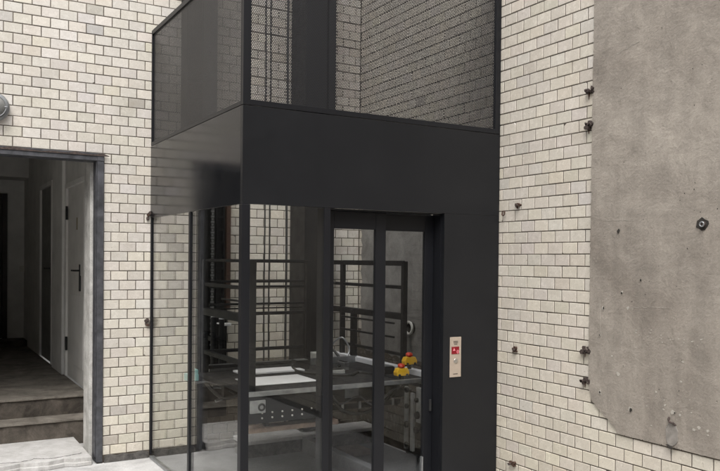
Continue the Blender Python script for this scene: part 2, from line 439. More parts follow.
# rusty anchor stubs on the right wall (things, one by one)
def stub(px, py, size, label, seed, kind=0):
    rr = random.Random(seed); a, z = hitX(px, py, -.005)
    X = -.006 if a > -2.85 else -.012
    r_ = thing('anchor_stub', label, 'anchor', (X, a, z), 'rusty anchor stubs on the right wall')
    mb = MB()
    for i in range(11):
        dy, dz = rr.uniform(-1, 1)*size*.9, rr.uniform(-1, 1)*size*.5
        s_ = size*rr.uniform(.18, .50); n = 6
        pts = [(X+.01, a+dy+math.cos(6.283*k/n)*s_*rr.uniform(.6, 1.2), z+dz+math.sin(6.283*k/n)*s_*rr.uniform(.6, 1.2)) for k in range(n)]
        mb.prism(pts, (-.010-rr.uniform(.002, .016), 0, 0))
    mb.build('plate', M['rustdark'] if kind == 0 else M['rust'], r_)
    mb = MB()
    for i in range(2 if kind == 0 else 1):
        dy = rr.uniform(-.6, .6)*size
        mb.tube((X+.01, a+dy, z), (X-.032, a+dy+.006, z+.004), size*.16, 8)
        mb.tube((X-.018, a+dy, z), (X-.030, a+dy, z), size*.34, 6)
    mb.build('bolt', M['rustdark'], r_)
    if kind == 0:
        mb = MB(); mb.prism([(X+.004, a-.006+size*.3, z), (X+.004, a+.008+size*.3, z), (X+.004, a+.002+size*.3, z-size*1.5)], (-.004, 0, 0)); mb.build('rust_run', M['rust'], r_)
stub(591, 91, .034, 'rusty iron anchor stub at the render edge, highest on the wall', 1)
stub(591, 125.5, .034, 'rusty iron anchor stub at the render edge, just under the highest one', 2)
stub(587, 350, .032, 'rusty iron anchor stub at the render edge, beside the lower render', 4)
stub(587, 381, .030, 'lowest rusty anchor stub at the render edge, above its rounded corner', 5)
stub(518, 205.5, .026, 'small brown anchor remnant in a broken brick beside the black panel top', 6, 1)
stub(515.5, 349.5, .028, 'crumbled rusty anchor remnant level with the call plate', 7, 1)
stub(513, 464, .028, 'orange rust stained anchor remnant near the foot of the wall', 8, 1)
# little hook left in the wall beside the panel
a, z = hitX(505, 214, -.006)
mb = MB(); pts = [(-.02, a+.012, z+.018), (-.024, a+.012, z-.004), (-.024, a, z-.014), (-.022, a-.013, z-.004), (-.02, a-.013, z+.020)]
for p_, q_ in zip(pts, pts[1:]): mb.tube(p_, q_, .0045, 8)
mb.tube((.0, a+.012, z+.018), (-.02, a+.012, z+.018), .0045, 8)
tag(mb.build('wall_hook', M['rust'], None, (-.006, a, z)), 'small rusty u shaped hook beside the black panel', 'hook')
# pipe end on the render
a, z = hitX(702, 224)
r_ = thing('pipe_end', 'round pipe end with pale ring in a dark broken hole in the render', 'pipe', (-.015, a, z))
mb = MB()
rr = random.Random(3)
mb.prism([(-.013, a+math.cos(.5236*k)*.038*rr.uniform(.75, 1.15), z+math.sin(.5236*k)*.034*rr.uniform(.75, 1.15)) for k in range(12)], (-.004, 0, 0)); mb.build('hole_edge', M['hole'], r_)
mb = MB(); mb.ring((-.034, a-.012, z-.002), (1, 0, 0), .012, .004); mb.build('ring', M['galv'], r_)
mb = MB(); mb.tube((-.005, a-.012, z-.002), (-.032, a-.012, z-.002), .015, 16); mb.build('pipe', M['rustdark'], r_)
# grey cement patch with a bent hook low on the render
a, z = hitX(672, 435)
r_ = thing('cement_patch', 'oval grey cement patch with a bent iron hook, low on the render', 'patch', (-.014, a, z))
mb = MB(); mb.prism([(-.013, a+math.cos(.4488*k)*.042*rr.uniform(.85, 1.1), z+math.sin(.4488*k)*.066*rr.uniform(.85, 1.1)) for k in range(14)], (-.005, 0, 0)); mb.build('patch', M['patch'], r_, bev=.003)
mb = MB(); mb.prism([(-.0135, a-.036, z-.062), (-.0135, a-.01, z-.070), (-.0135, a+.032, z-.058), (-.0135, a+.005, z-.078)], (-.012, 0, 0)); mb.build('shadow_gap', M['hole'], r_)
mb = MB(); pts = [(-.012, a-.022, z+.055), (-.025, a-.012, z+.068), (-.030, a+.004, z+.072), (-.026, a+.016, z+.086), (-.014, a+.020, z+.094)]
for p_, q_ in zip(pts, pts[1:]): mb.tube(p_, q_, .006, 8)
mb.build('hook', M['rustdark'], r_)
# rusty clamps where the glass meets the left wall
for (zc, lb) in ((1.975, 'upper rusty pipe clamp at the wall edge of the lift glass'), (1.084, 'lower rusty pipe clamp at the wall edge of the lift glass')):
    r_ = thing('pipe_clamp', lb, 'clamp', (-1.985, -.02, zc), 'rusty clamps beside the side glass')
    rr = random.Random(int(zc*100)); mb = MB()
    for i in range(6):
        xx, zz = -1.985+rr.uniform(-.018, .02), zc+rr.uniform(-.038, .038)
        mb.prism([(xx+math.cos(1.047*k)*.012*rr.uniform(.6, 1.2), -.002, zz+math.sin(1.047*k)*.015*rr.uniform(.6, 1.2)) for k in range(6)], (0, -.006-rr.uniform(0, .014), 0))
    mb.build('clamp_plate', M['rustdark'], r_)
    mb = MB(); mb.tube((-1.99, -.002, zc), (-1.99, -.030, zc), .006, 8); mb.tube((-1.99, -.018, zc), (-1.99, -.025, zc), .011, 6); mb.build('bolt', M['rust'], r_)

# ------------------------------------------------------------------ doorway and corridor on the left
root = thing('door_frame', 'dark slate painted steel frame around the open doorway', 'door frame', (DX, 0, 0))
mb = MB()
mb.box(DX-.052, DX-.002, -.018, .14, .01, DZ-.002); mb.build('jamb', M['frame'], root, bev=.003)
mb = MB(); mb.box(DX-.060, DX-.053, -.006, .10, .05, DZ-.062); mb.build('stop_strip', M['frame'], root, bev=.002)
mb = MB(); mb.box(DXL+.002, DX-.053, -.020, .14, DZ-.060, DZ-.002); mb.box(DX-.053, DX-.002, -.022, -.019, DZ-.06, DZ-.003); mb.build('header', M['frame'], root, bev=.003)
mb = MB(); mb.box(DXL+.002, DXL+.062, -.018, .14, .01, DZ-.062); mb.build('jamb', M['frame'], root, bev=.003)
mb = MB()
pts = [(DXL+.1+i*.05, -.0205, DZ-.012+rnd.uniform(-.008, .012)) for i in range(39)]
mb.prism([(DXL+.1, -.0205, DZ-.024)]+pts+[(pts[-1][0], -.0205, DZ-.024)], (0, -.006, 0)); mb.build('flaked_edge', M['rustdark'], root)
# corridor shell
root = thing('corridor', 'dim plastered corridor seen through the open doorway', 'corridor', (-3, 3, 0))
XR = -2.24
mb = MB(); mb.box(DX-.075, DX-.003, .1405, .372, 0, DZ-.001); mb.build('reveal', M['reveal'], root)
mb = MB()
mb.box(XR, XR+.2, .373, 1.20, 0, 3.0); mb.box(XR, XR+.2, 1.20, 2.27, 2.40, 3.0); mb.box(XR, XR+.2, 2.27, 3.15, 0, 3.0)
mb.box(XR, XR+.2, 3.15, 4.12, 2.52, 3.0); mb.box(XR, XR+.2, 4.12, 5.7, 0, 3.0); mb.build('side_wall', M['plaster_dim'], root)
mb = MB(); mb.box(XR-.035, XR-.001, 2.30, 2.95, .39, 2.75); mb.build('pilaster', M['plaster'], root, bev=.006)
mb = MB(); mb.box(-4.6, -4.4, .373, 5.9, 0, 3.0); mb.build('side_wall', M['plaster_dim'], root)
mb = MB(); mb.box(-4.4, XR+.2, 5.7, 5.9, 0, 3.0); mb.build('end_wall', M['plaster'], root)
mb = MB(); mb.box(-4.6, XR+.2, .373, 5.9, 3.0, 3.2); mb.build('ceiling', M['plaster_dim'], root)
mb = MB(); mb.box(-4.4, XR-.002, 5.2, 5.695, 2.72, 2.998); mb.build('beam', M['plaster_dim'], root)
mb = MB(); mb.box(-4.4, XR-.001, 1.0, 5.70, .0, .388); mb.build('landing', M['step'], root, bev=.006)
mb = MB(); mb.box(-2.30, -2.21, 5.66, 5.699, 1.42, 1.50); mb.build('switch_plate', M['offwhite'], root, bev=.003)
mb = MB(); mb.box(-4.39, XR-.0025, 5.3, 5.698, .39, .47); mb.build('rear_step', M['riser'], root, bev=.004)
# steps
root = thing('stone_steps', 'two worn brown concrete steps inside the doorway', 'steps', (-3, .75, 0))
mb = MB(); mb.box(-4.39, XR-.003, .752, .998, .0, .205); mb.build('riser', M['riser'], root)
n = 40
mb = MB(); pts = [(-4.39+i*(4.39+XR-.004)/n, .735+rnd.uniform(-.006, .008)) for i in range(n+1)]
mb.prism([(pts[0][0], .998, .206)]+[(p, q, .206) for p, q in pts]+[(pts[-1][0], .998, .206)], (0, 0, .018)); mb.build('tread', M['step'], root, bev=.003)
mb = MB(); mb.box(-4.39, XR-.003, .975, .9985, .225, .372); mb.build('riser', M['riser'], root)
mb = MB(); pts = [(-4.39+i*(4.39+XR-.004)/n, .958+rnd.uniform(-.005, .008)) for i in range(n+1)]
mb.prism([(pts[0][0], 1.2, .374)]+[(p, q, .374) for p, q in pts]+[(pts[-1][0], 1.2, .374)], (0, 0, .018)); mb.build('tread', M['step'], root, bev=.003)
# threshold slab with broken front edge
mb = MB(); n = 46
pts = [(DXL+.07+i*(DX-.085-DXL-.07)/n, -.012+rnd.uniform(-.014, .012)+(.035*math.exp(-((i-34)/3)**2))-(.03*math.exp(-((i-26)/2)**2))+(.03*math.exp(-((i-41)/1.5)**2))) for i in range(n+1)]
mb.prism([(pts[0][0], .751, .002)]+[(p, q, .002) for p, q in pts]+[(pts[-1][0], .751, .002)], (0, 0, .062))
pts2 = [(p, q-.02+rnd.uniform(-.012, .006)) for p, q in pts]
mb.prism([(pts2[0][0], .3, .0015)]+[(p, q, .0015) for p, q in pts2]+[(pts2[-1][0], .3, .0015)], (0, 0, .030))
r_ = thing('threshold_slab', 'pale concrete threshold slab with a broken front edge in the doorway', 'threshold', (-3, 0, 0))
mb.build('slab', M['sill'], r_, bev=.004)
mb = MB(); ck = [(-3.2, .10), (-3.04, .085), (-2.93, .07), (-2.86, .085), (-2.82, .12), (-2.77, .095), (-2.70, .065), (-2.64, .08), (-2.56, .10), (-2.49, .12), (-2.45, .15)]
ln = []
for (a, b), (c_, d_) in zip(ck, ck[1:]):
    for q_ in range(6): ln.append((a+(c_-a)*q_/6+rnd.uniform(-.004, .004), b+(d_-b)*q_/6+rnd.uniform(-.006, .006)))
wd_ = [rnd.uniform(.0015, .009) for _ in ln]
mb.prism([(a, b-w_, .0642) for (a, b), w_ in zip(ln, wd_)]+[(a, b+w_, .0642) for (a, b), w_ in reversed(list(zip(ln, wd_)))], (0, 0, .0008)); mb.build('crack', M['strip'], r_)
# corridor doors (in the right hand corridor wall)
def idoor(y0, y1, z1, mat, label, hy, extras=True):
    r_ = thing('interior_door', label, 'door', (XR, (y0+y1)/2, .39))
    mb = MB(); mb.box(XR+.012, XR+.055, y0+.05, y1-.05, .395, z1-.05); 
    mb.box(XR+.006, XR+.0118, y0+.16, y1-.16, .55, 1.25); mb.box(XR+.006, XR+.0118, y0+.16, y1-.16, 1.45, z1-.2)
    mb.build('leaf', mat, r_, bev=.003)
    mb = MB(); mb.box(XR-.012, XR+.06, y0+.001, y0+.05, .39, z1-.05); mb.box(XR-.012, XR+.06, y1-.05, y1-.001, .39, z1-.05); mb.box(XR-.012, XR+.06, y0+.001, y1-.001, z1-.049, z1-.001)
    mb.build('frame', M['plaster'], r_, bev=.003)
    h = MB(); h.box(XR-.002, XR+.012, hy-.02, hy+.02, 1.30, 1.56); h.build('handle_plate', M['rubber'], r_, bev=.002)
    h = MB(); h.tube((XR, hy, 1.50), (XR-.05, hy, 1.50), .009); h.tube((XR-.05, hy, 1.50), (XR-.052, hy+.11, 1.50), .009); h.build('handle', M['rubber'], r_)
    if extras:
        h = MB(); h.tube((XR-.004, y1-.06, 2.16), (XR-.004, y1-.06, 2.02), .012); h.build('hinge', M['rubber'], r_)
        h = MB(); h.tube((XR-.004, y1-.06, .66), (XR-.004, y1-.06, .80), .012); h.build('hinge', M['rubber'], r_)
        h = MB(); h.box(XR+.004, XR+.0115, 1.66, 1.70, 1.90, 2.02); h.build('notice', plain('old_brass_plate', (.25, .19, .07), .5, .3), r_)
idoor(1.205, 2.265, 2.395, M['door_paint'], 'pale grey panelled door nearest the corridor entrance', 1.52)
idoor(3.155, 4.115, 2.515, M['door_dark'], 'dark grey door deeper in the corridor, behind the white pilaster', 3.28, False)
r_ = thing('interior_door', 'dark brown door in the end wall of the corridor', 'door', (-2.9, 5.69, .39))
mb = MB(); mb.box(-3.36, -2.53, 5.655, 5.699, .48, 2.46); mb.build('leaf', M['darkwood'], r_, bev=.003)
mb = MB(); mb.box(-2.528, -2.465, 5.64, 5.699, .475, 2.52); mb.box(-3.43, -3.362, 5.64, 5.699, .475, 2.52); mb.box(-3.36, -2.53, 5.64, 5.699, 2.462, 2.52); mb.build('frame', M['darkwood'], r_, bev=.003)
mb = MB(); mb.box(-2.60, -2.54, 5.63, 5.655, 1.38, 1.60); mb.build('handle_plate', M['rubber'], r_, bev=.002)
# wall lamp at the left edge
lc = (-3.125, -.004, 2.725)
r_ = thing('wall_lamp', 'round grey wall lamp cut off by the left edge', 'lamp', lc)
mb = MB(); mb.lathe(lc, (0, -1, 0), [(0, .0), (0, .105), (.03, .107), (.045, .098), (.045, .085)], 36); mb.build('base', M['galv'], r_)
mb = MB(); mb.lathe(lc, (0, -1, 0), [(.04, .085), (.062, .08), (.085, .055), (.094, .02), (.095, 0)], 36); mb.build('globe', M['lampglass'], r_)
mb = MB(); mb.ring((lc[0], lc[1]-.066, lc[2]), (0, 1, 0), .078, .005, 32); mb.tube((lc[0]-.085, lc[1]-.07, lc[2]), (lc[0]+.085, lc[1]-.07, lc[2]), .004); mb.build('guard', M['galv'], r_)

# ------------------------------------------------------------------ lift enclosure
XE, YE = -1.966, -2.008
ZB, ZM, ZT = 1.953, 2.533, 3.47
root = thing('lift_enclosure', 'black lift shaft with glass sides, wide black band and perforated top', 'lift', (-1, -1, 0))
P = .052
mb = MB(); mb.box(XE, XE+P, YE, YE+P, .004, ZB-.001); mb.build('corner_post', M['black'], root, bev=.003)
mb = MB(); mb.box(XE, XE+.022, -.030, -.001, .03, ZB-.001); mb.build('wall_channel', M['black'], root, bev=.002)
mb = MB(); mb.box(XE, XE+.04, -1.035, -.995, .02, ZB-.001); mb.build('side_mullion', M['black'], root, bev=.003)
mb = MB(); mb.box(XE+.010, XE+.018, -.994, -.031, .022, ZB-.001); mb.build('side_glass', M['glass'], root)
mb = MB(); mb.box(XE+.010, XE+.018, YE+P+.001, -1.036, .022, ZB-.001); mb.build('side_glass', M['glass'], root)
mb = MB(); mb.box(XE-.006, XE+.032, YE+P+.001, -.031, .003, .021); mb.build('floor_track', M['galv'], root, bev=.002)
mb = MB(); mb.box(XE+P+.001, -1.420, YE+.010, YE+.018, .03, ZB-.001); mb.build('front_glass', M['glass'], root)
mb = MB(); mb.box(XE+P+.001, -1.420, YE+.0, YE+.03, .004, .029); mb.build('front_track', M['galv'], root, bev=.002)
mb = MB(); mb.box(-1.419, -1.375, YE, YE+.10, .004, ZB-.001); mb.build('front_mullion', M['black'], root, bev=.003)
# band: solid panels
mb = MB(); mb.box(XE, -.0185, YE, YE+.03, ZB, ZM); mb.build('front_band_panel', M['satin'], root)
mb = MB(); mb.box(XE, XE+.03, YE+.031, -.002, ZB, ZM); mb.build('side_band_panel', M['panel'], root, bev=.002)
mb = MB(); mb.box(-.492, -.0185, YE, YE+.03, .004, ZB-.0008); mb.build('front_panel', M['satin'], root)
mb = MB(); mb.box(-.018, -.007, YE+.002, YE+.03, .004, ZT+.4); mb.build('edge_trim', M['black'], root)
mb = MB(); mb.box(-.500, -.480, YE+.031, YE+.16, .004, ZB-.001); mb.build('door_reveal', M['black'], root)
mb = MB(); mb.box(-1.374, -.493, YE+.031, YE+.16, ZB-.012, ZB-.001); mb.build('head_reveal', M['black'], root)
# mesh section
TOP = ZT+.45
mb = MB(); mb.box(XE+.045, -.045, YE+.012, YE+.014, ZM+.034, TOP); mb.build('front_mesh', M['mesh_front'], root)
mb = MB(); mb.box(XE+.012, XE+.014, YE+.045, -.02, ZM+.03, ZT-.02); mb.build('side_mesh', M['mesh_side'], root)
def frm(mb, a, b, z0, z1, ax, wa, wb, zb, ztp):
    if ax == 'F':
        mb.box(a, a+wa, YE+.001, YE+.028, z0, z1); mb.box(b-wb, b, YE+.001, YE+.028, z0, z1)
        mb.box(a+wa, b-wb, YE+.0005, YE+.0285, z0, z0+zb); mb.box(a+wa, b-wb, YE+.0005, YE+.0285, z1-ztp, z1)
    else:
        mb.box(XE+.001, XE+.028, a, a+wa, z0, z1); mb.box(XE+.001, XE+.028, b-wb, b, z0, z1)
        mb.box(XE+.0005, XE+.0285, a+wa, b-wb, z0, z0+zb); mb.box(XE+.0005, XE+.0285, a+wa, b-wb, z1-ztp, z1)
mb = MB(); frm(mb, XE+.001, -.0188, ZM+.004, TOP, 'F', .050, .034, .034, .04); mb.build('front_mesh_frame', M['black'], root, bev=.002)
mb = MB(); frm(mb, YE+.0300, -.003, ZM+.004, ZT, 'S', .016, .024, .028, .035); mb.build('side_mesh_frame', M['black'], root, bev=.002)
mb = MB(); mb.box(XE+.004, XE+.022, YE+.034, -.004, ZM+.001, ZM+.0035); mb.build('seal', M['rubber'], root)
# landing doors (recessed, telescopic pair)
YD = -1.93
def leaf(x0, x1, y, sl_, sr, zt, name='landing_door'):
    mb = MB(); mb.box(x0, x0+sl_, y, y+.03, .02, zt); mb.box(x1-sr, x1, y, y+.03, .02, zt)
    mb.box(x0+sl_, x1-sr, y+.0005, y+.0295, zt-.112, zt); mb.box(x0+sl_, x1-sr, y+.0005, y+.0295, .02, .13)
    d = mb.build(name, M['black'], root, bev=.002)
    g = MB(); g.box(x0+sl_-.004, x1-sr+.004, y+.011, y+.019, .126, zt-.108); g.build('pane', M['glass_door'], d)
    return d
d1 = leaf(-1.373, -.915, YD, .066, .079, 1.940)
d2 = leaf(-.925, -.502, YD+.034, .012, .072, 1.938)
mb = MB(); mb.box(-.53, -.515, YD+.018, YD+.033, .58, .66); mb.build('lock_block', M['rubber'], d2, bev=.002)
mb = MB(); mb.box(-.598, -.585, YD+.012, YD+.0335, .14, .27); mb.build('door_guide', M['galv'], d2, bev=.001)
mb = MB(); mb.lathe((-.585, YE+.018, ZB-.0125), (0, 0, -1), [(0, .008), (.004, .008), (.006, .004), (.006, 0)], 16); mb.build('screw', M['steel'], root)
mb = MB(); mb.box(-1.372, -.503, YE+.03, -1.86, .003, .018); mb.build('door_sill', M['galv'], root, bev=.001)
# call plate
cp = MB(); cp.box(-.4365, -.3405, YE-.006, YE-.0002, .822, 1.100); cpo = cp.build('call_plate', M['brass'], root, bev=.002, label='warm steel call plate with small red display')
mb = MB(); mb.box(-.4245, -.3595, YE-.0085, YE-.0062, .982, 1.033); mb.build('display', M['disp'], cpo, bev=.001)
mb = MB(); y = YE-.0100
mb.box(-.381, -.376, y, y+.0012, .990, 1.006); mb.box(-.368, -.363, y, y+.0012, .990, 1.006); mb.box(-.376, -.368, y, y+.0012, .986, .990); mb.box(-.376, -.368, y, y+.0012, 1.006, 1.010)
mb.prism([(-.414, y+.0012, 1.006), (-.394, y+.0012, 1.006), (-.404, y+.0012, 1.024)], (0, -.0012, 0)); mb.build('digit', M['digit'], cpo)
mb = MB(); mb.box(-.408, -.370, YE-.0072, YE-.0062, 1.068, 1.072); mb.box(-.408, -.370, YE-.0072, YE-.0062, 1.058, 1.062); mb.box(-.402, -.376, YE-.0072, YE-.0062, 1.048, 1.052); mb.build('engraving', M['hole'], cpo)
for zb_ in (.935,):
    mb = MB(); mb.lathe((-.3885, YE-.006, zb_), (0, -1, 0), [(0, .016), (.004, .016), (.005, .014), (.005, 0)], 24); mb.build('button', M['steel'], cpo)
mb = MB(); mb.box(-.408, -.37, YE-.0072, YE-.0062, .842, .846); mb.build('engraving', M['hole'], cpo)

# ------------------------------------------------------------------ inside the shaft: platform lift with guard rails
XL, XRR, YB, YF, ZP = -1.70, -.30, -.58, -1.60, .755
root = thing('lift_platform', 'raised lift platform with black tubular guard rails inside the glass shaft', 'lift platform', ((XL+XRR)/2, (YB+YF)/2, .5))
mb = MB(); mb.box(XL-.03, XRR+.02, YF+.03, YB+.03, ZP-.035, ZP-.004); mb.build('floor_plate', M['floor_plate'], root, bev=.003)
mb = MB(); mb.box(XL-.05, XRR+.03, YF, YF+.029, ZP-.03, ZP); mb.build('front_edge', M['galv'], root, bev=.003)
mb = MB(); mb.box(XL-.05, -1.12, YF+.012, YF+.03, .545, ZP-.031); mb.build('side_skirt', M['dark'], root, bev=.002)
for r_i, zz in enumerate((.612, .578)):
    for i in range(6 if r_i == 0 else 5):
        mb = MB(); mb.lathe((-1.65+i*.073, YF+.012, zz), (0, -1, 0), [(0, .0065), (.004, .0065), (.006, .003), (.006, 0)], 10); mb.build('bolt', M['steel'], root)
mb = MB(); mb.box(-1.72, -1.05, YF+.06, YF+.16, .470, .505); mb.build('wooden_batten', plain('brown_batten', (.20, .15, .12), .8, 0, .3, 20, .001), root, bev=.003)
for xx in (-1.6, -1.15):
    mb = MB(); mb.box(xx, xx+.03, YF+.08, YF+.12, .506, .72); mb.build('hanger', M['dark'], root)
mb = MB(); mb.box(-1.74, -1.63, YF-.004, YF+.011, .615, .70); mb.build('junction_box', M['galv'], root, bev=.004)
mb = MB(); mb.ring((-1.66, YF-.006, .655), (0, 1, 0), .020, .007, 20); mb.build('cable_gland', M['rubber'], root)
mb = MB(); mb.box(XRR-.045, XRR+.015, YF+.05, -.05, .756, .795); mb.build('kick_plate', M['white'], root, bev=.002, label='pale kick plate along the right edge')
mb = MB(); mb.box(XL+.05, XRR-.03, YB+.031, YB+.045, ZP-.03, ZP+.05); mb.build('kick_plate', M['galv'], root, bev=.002)
def rail(mb, a, b, t_=.02):
    a, b = Vector(a), Vector(b)
    lo = [min(a[i], b[i])-t_ for i in range(3)]; hi = [max(a[i], b[i])+t_ for i in range(3)]
    mb.box(lo[0], hi[0], lo[1], hi[1], lo[2], hi[2])
def rails(name, specs, mat='dark', bev=.004):
    for (a, b, t_) in specs:
        mb = MB(); rail(mb, a, b, t_); mb.build(name, M[mat], root, bev=bev)
# posts
rails('guard_post', [((XL, YB, ZP), (XL, YB, 1.60), .02), ((XL, -1.52, ZP), (XL, -1.52, 1.60), .023), ((XRR, -1.23, ZP+.05), (XRR, -1.23, 1.60), .02),
                     ((XRR, -.235, ZP), (XRR, -.235, 1.60), .02), ((XRR-.006, -.45, ZP+.05), (XRR-.006, -.45, 1.17), .024), ((-.82, YB, ZP), (-.82, YB, 1.60), .02)])
e = .0215
rails('guard_rail', [((XL+.042, YB, 1.613), (-.862, YB, 1.613), .013), ((XL+.042, YB, 1.450), (-.862, YB, 1.450), .010), ((XL+.042, YB, 1.408), (-.862, YB, 1.408), .010),
                     ((XL+.042, YB, 1.272), (-.862, YB, 1.272), .009), ((XL+.042, YB+.03, 1.235), (-.862, YB+.03, 1.235), .006), ((XL+.042, YB, 1.196), (-.862, YB, 1.196), .012),
                     ((XL+.042, YB, .912), (-.862, YB, .912), .013), ((XL+.042, YB, .790), (-.862, YB, .790), .012)])
rails('guard_rail', [((XL, YB-.042, 1.430), (XL, -1.475, 1.430), .013), ((XL, YB-.042, 1.225), (XL, -1.475, 1.225), .027), ((XL, YB-.042, .915), (XL, -1.475, .915), .016), ((XL, YB-.042, 1.613), (XL, -1.475, 1.613), .009)])
rails('guard_rail', [((XRR, -.277, 1.605), (XRR, -1.188, 1.605), .021), ((XRR, -.277, 1.415), (XRR, -1.188, 1.415), .014), ((XRR, -.277, 1.185), (XRR, -1.188, 1.185), .025), ((XRR, -.277, .885), (XRR, -1.188, .885), .012)])
rails('guard_rail', [((XL+.042, YB-.26, 1.330), (XL+.042, YB-.9, 1.330), .007), ((XRR-.05, -.30, 1.13), (XRR-.05, -1.16, 1.13), .008), ((XRR-.05, -.30, 1.02), (XRR-.05, -1.16, 1.02), .008)])
rails('guard_rail', [((XRR, -.20, 1.605), (XRR, -.06, 1.605), .020), ((XRR, -.20, 1.415), (XRR, -.06, 1.415), .013), ((XRR, -.20, 1.185), (XRR, -.06, 1.185), .024)])
# latch hardware on the rails
mb = MB(); mb.box(-1.40, -1.30, YB-.03, YB-.0135, 1.20, 1.26); mb.tube((-1.38, YB-.03, 1.25), (-1.32, YB-.045, 1.22), .01); mb.build('latch', M['galv'], root, bev=.003)
mb = MB(); mb.box(-1.46, -1.42, YB-.03, YB-.0135, 1.155, 1.185); mb.build('tag', M['white'], root, bev=.002)
# under platform: beams, scissor bars, small box
mb = MB(); mb.box(-1.20, XRR, YF+.35, YF+.41, .56, .70); mb.build('cross_beam', M['dark'], root, bev=.003)
mb = MB(); mb.box(-1.66, XRR, -.90, -.84, .60, .70); mb.build('cross_beam', M['dark'], root, bev=.003)
mb = MB(); mb.box(-.84, -.72, YF+.342, YF+.3495, .59, .66); mb.build('label_plate', M['galv'], root, bev=.002)
mb = MB(); mb.tube((-1.68, -.70, .66), (-1.20, -.75, .60), .014); mb.tube((-1.66, -.72, .55), (-1.25, -.70, .66), .012); mb.build('strut', M['galv'], root)

# boards lying on the platform
for i, (x0, x1, y0, y1, zz, lb) in enumerate([(-1.62, -1.12, -1.36, -1.02, ZP-.002, 'white board lying flat on the lift platform, nearer the front edge'),
                                              (-1.50, -.98, -.86, -.66, ZP-.002, 'pale lavender board at the rear of the lift platform')]):
    mb = MB(); mb.box(x0, x1, y0, y1, zz, zz+.006 if i == 0 else zz+.014)
    tag(mb.build('board', M['white'], None, ((x0+x1)/2, (y0+y1)/2, zz), bev=.002), lb, 'board', 'boards left on the lift platform')
# loose gear on and under the platform
def hose(name, label, pts, rad, mat, group=None):
    cu = [Vector(p) for p in pts]; P_ = [cu[0]]+cu+[cu[-1]]; line = []
    for i in range(1, len(P_)-2):
        for k in range(8):
            u = k/8; a, b, c_, d_ = P_[i-1], P_[i], P_[i+1], P_[i+2]
            line.append(.5*((2*b)+(c_-a)*u+(2*a-5*b+4*c_-d_)*u*u+(3*b-a-3*c_+d_)*u**3))
    line.append(cu[-1]); mb = MB()
    for a, b in zip(line, line[1:]): mb.tube(a, b, rad, 8, cap=False)
    return tag(mb.build(name, mat, None, tuple(cu[0])), label, 'hose', group)
hose('hydraulic_hose', 'black hose looping below the left guard rails', [(-1.72, -.62, .70), (-1.66, -.85, .60), (-1.60, -1.1, .66), (-1.64, -1.35, .72)], .014, M['rubber'], 'hoses around the lift platform')
hose('hydraulic_hose', 'pale grey hose curving under the left end of the platform', [(-1.78, -.50, .66), (-1.70, -.75, .70), (-1.60, -.95, .64), (-1.58, -1.3, .60)], .008, M['frame'], 'hoses around the lift platform')
hose('hydraulic_hose', 'silver braided hose coiled behind the door centre stile', [(-.50, -.33, .77), (-.46, -.36, .90), (-.40, -.42, .95), (-.36, -.47, .85), (-.42, -.50, .77)], .008, M['galv'], 'hoses around the lift platform')
hose('hydraulic_hose', 'dark hose beside the silver coil on the platform', [(-.58, -.30, .77), (-.55, -.34, .86), (-.47, -.38, .84), (-.44, -.44, .78)], .012, M['rubber'], 'hoses around the lift platform')
r_ = thing('pump_unit', 'small grey pump unit with black motor at the rear right of the platform', 'pump', (-.55, -.42, .76))
mb = MB(); mb.box(-.70, -.52, -.50, -.38, .756, .84); mb.build('housing', M['alu'], r_, bev=.008)
mb = MB(); mb.lathe((-.61, -.44, .841), (0, 0, 1), [(0, .045), (.10, .045), (.11, .038), (.115, 0)], 20); mb.build('motor', M['dark'], r_)
mb = MB(); mb.box(-.69, -.65, -.512, -.501, .78, .82); mb.build('nameplate', M['white'], r_, bev=.001)
for (bx_, by_, sx_, sy_, sz_, mt, lb) in ((-.95, -.72, .12, .09, .07, 'dark', 'small black control box standing at the rear of the lift platform'),
                                      (-.86, -1.10, .16, .10, .035, 'alu', 'flat grey box lying in the middle of the lift platform'),
                                      (-.47, -1.22, .10, .14, .055, 'dark', 'low black box on the platform beside the pale kick plate'),
                                      (-.66, -.90, .05, .12, .06, 'galv', 'narrow steel bracket box behind the flat grey box on the platform')):
    r_ = thing('control_box', lb, 'box', (bx_, by_, .753), 'small boxes on the lift platform')
    mb = MB(); mb.box(bx_-sx_/2, bx_+sx_/2, by_-sy_/2, by_+sy_/2, .753, .753+sz_); mb.build('housing', M[mt], r_, bev=.004)
    mb = MB(); mb.box(bx_-sx_/2+.012, bx_+sx_/2-.012, by_-sy_/2+.012, by_+sy_/2-.012, .753+sz_+.0005, .753+sz_+.006); mb.build('lid', M['galv' if mt == 'dark' else 'dark'], r_, bev=.002)
    mb = MB(); mb.tube((bx_-sx_/2-.02, by_, .753+sz_*.5), (bx_-sx_/2-.0005, by_, .753+sz_*.5), .009, 12); mb.build('gland', M['rubber'], r_)
hose('cable_loom', 'black cable loom snaking over the lift platform floor', [(-1.02, -.72, .775), (-1.06, -.9, .762), (-.98, -1.1, .762), (-.80, -1.25, .764), (-.66, -1.15, .762), (-.60, -1.3, .762), (-.52, -1.30, .775)], .011, M['rubber'], 'hoses around the lift platform')
hose('cable_loom', 'thin grey cable hanging below the front edge of the platform', [(-1.10, -1.50, .70), (-1.0, -1.48, .60), (-.85, -1.47, .64), (-.70, -1.45, .56), (-.55, -1.46, .66), (-.42, -1.48, .70)], .006, M['frame'], 'hoses around the lift platform')
hose('cable_loom', 'dark cable hanging below the front edge of the platform', [(-1.10, -1.46, .70), (-.95, -1.42, .54), (-.75, -1.40, .50), (-.55, -1.38, .58), (-.42, -1.40, .70)], .012, M['rubber'], 'hoses around the lift platform')
r_ = thing('cable_tray', 'black cable tray with silver clips below the platform edge at right', 'cable tray', (-.7, -1.2, .5))
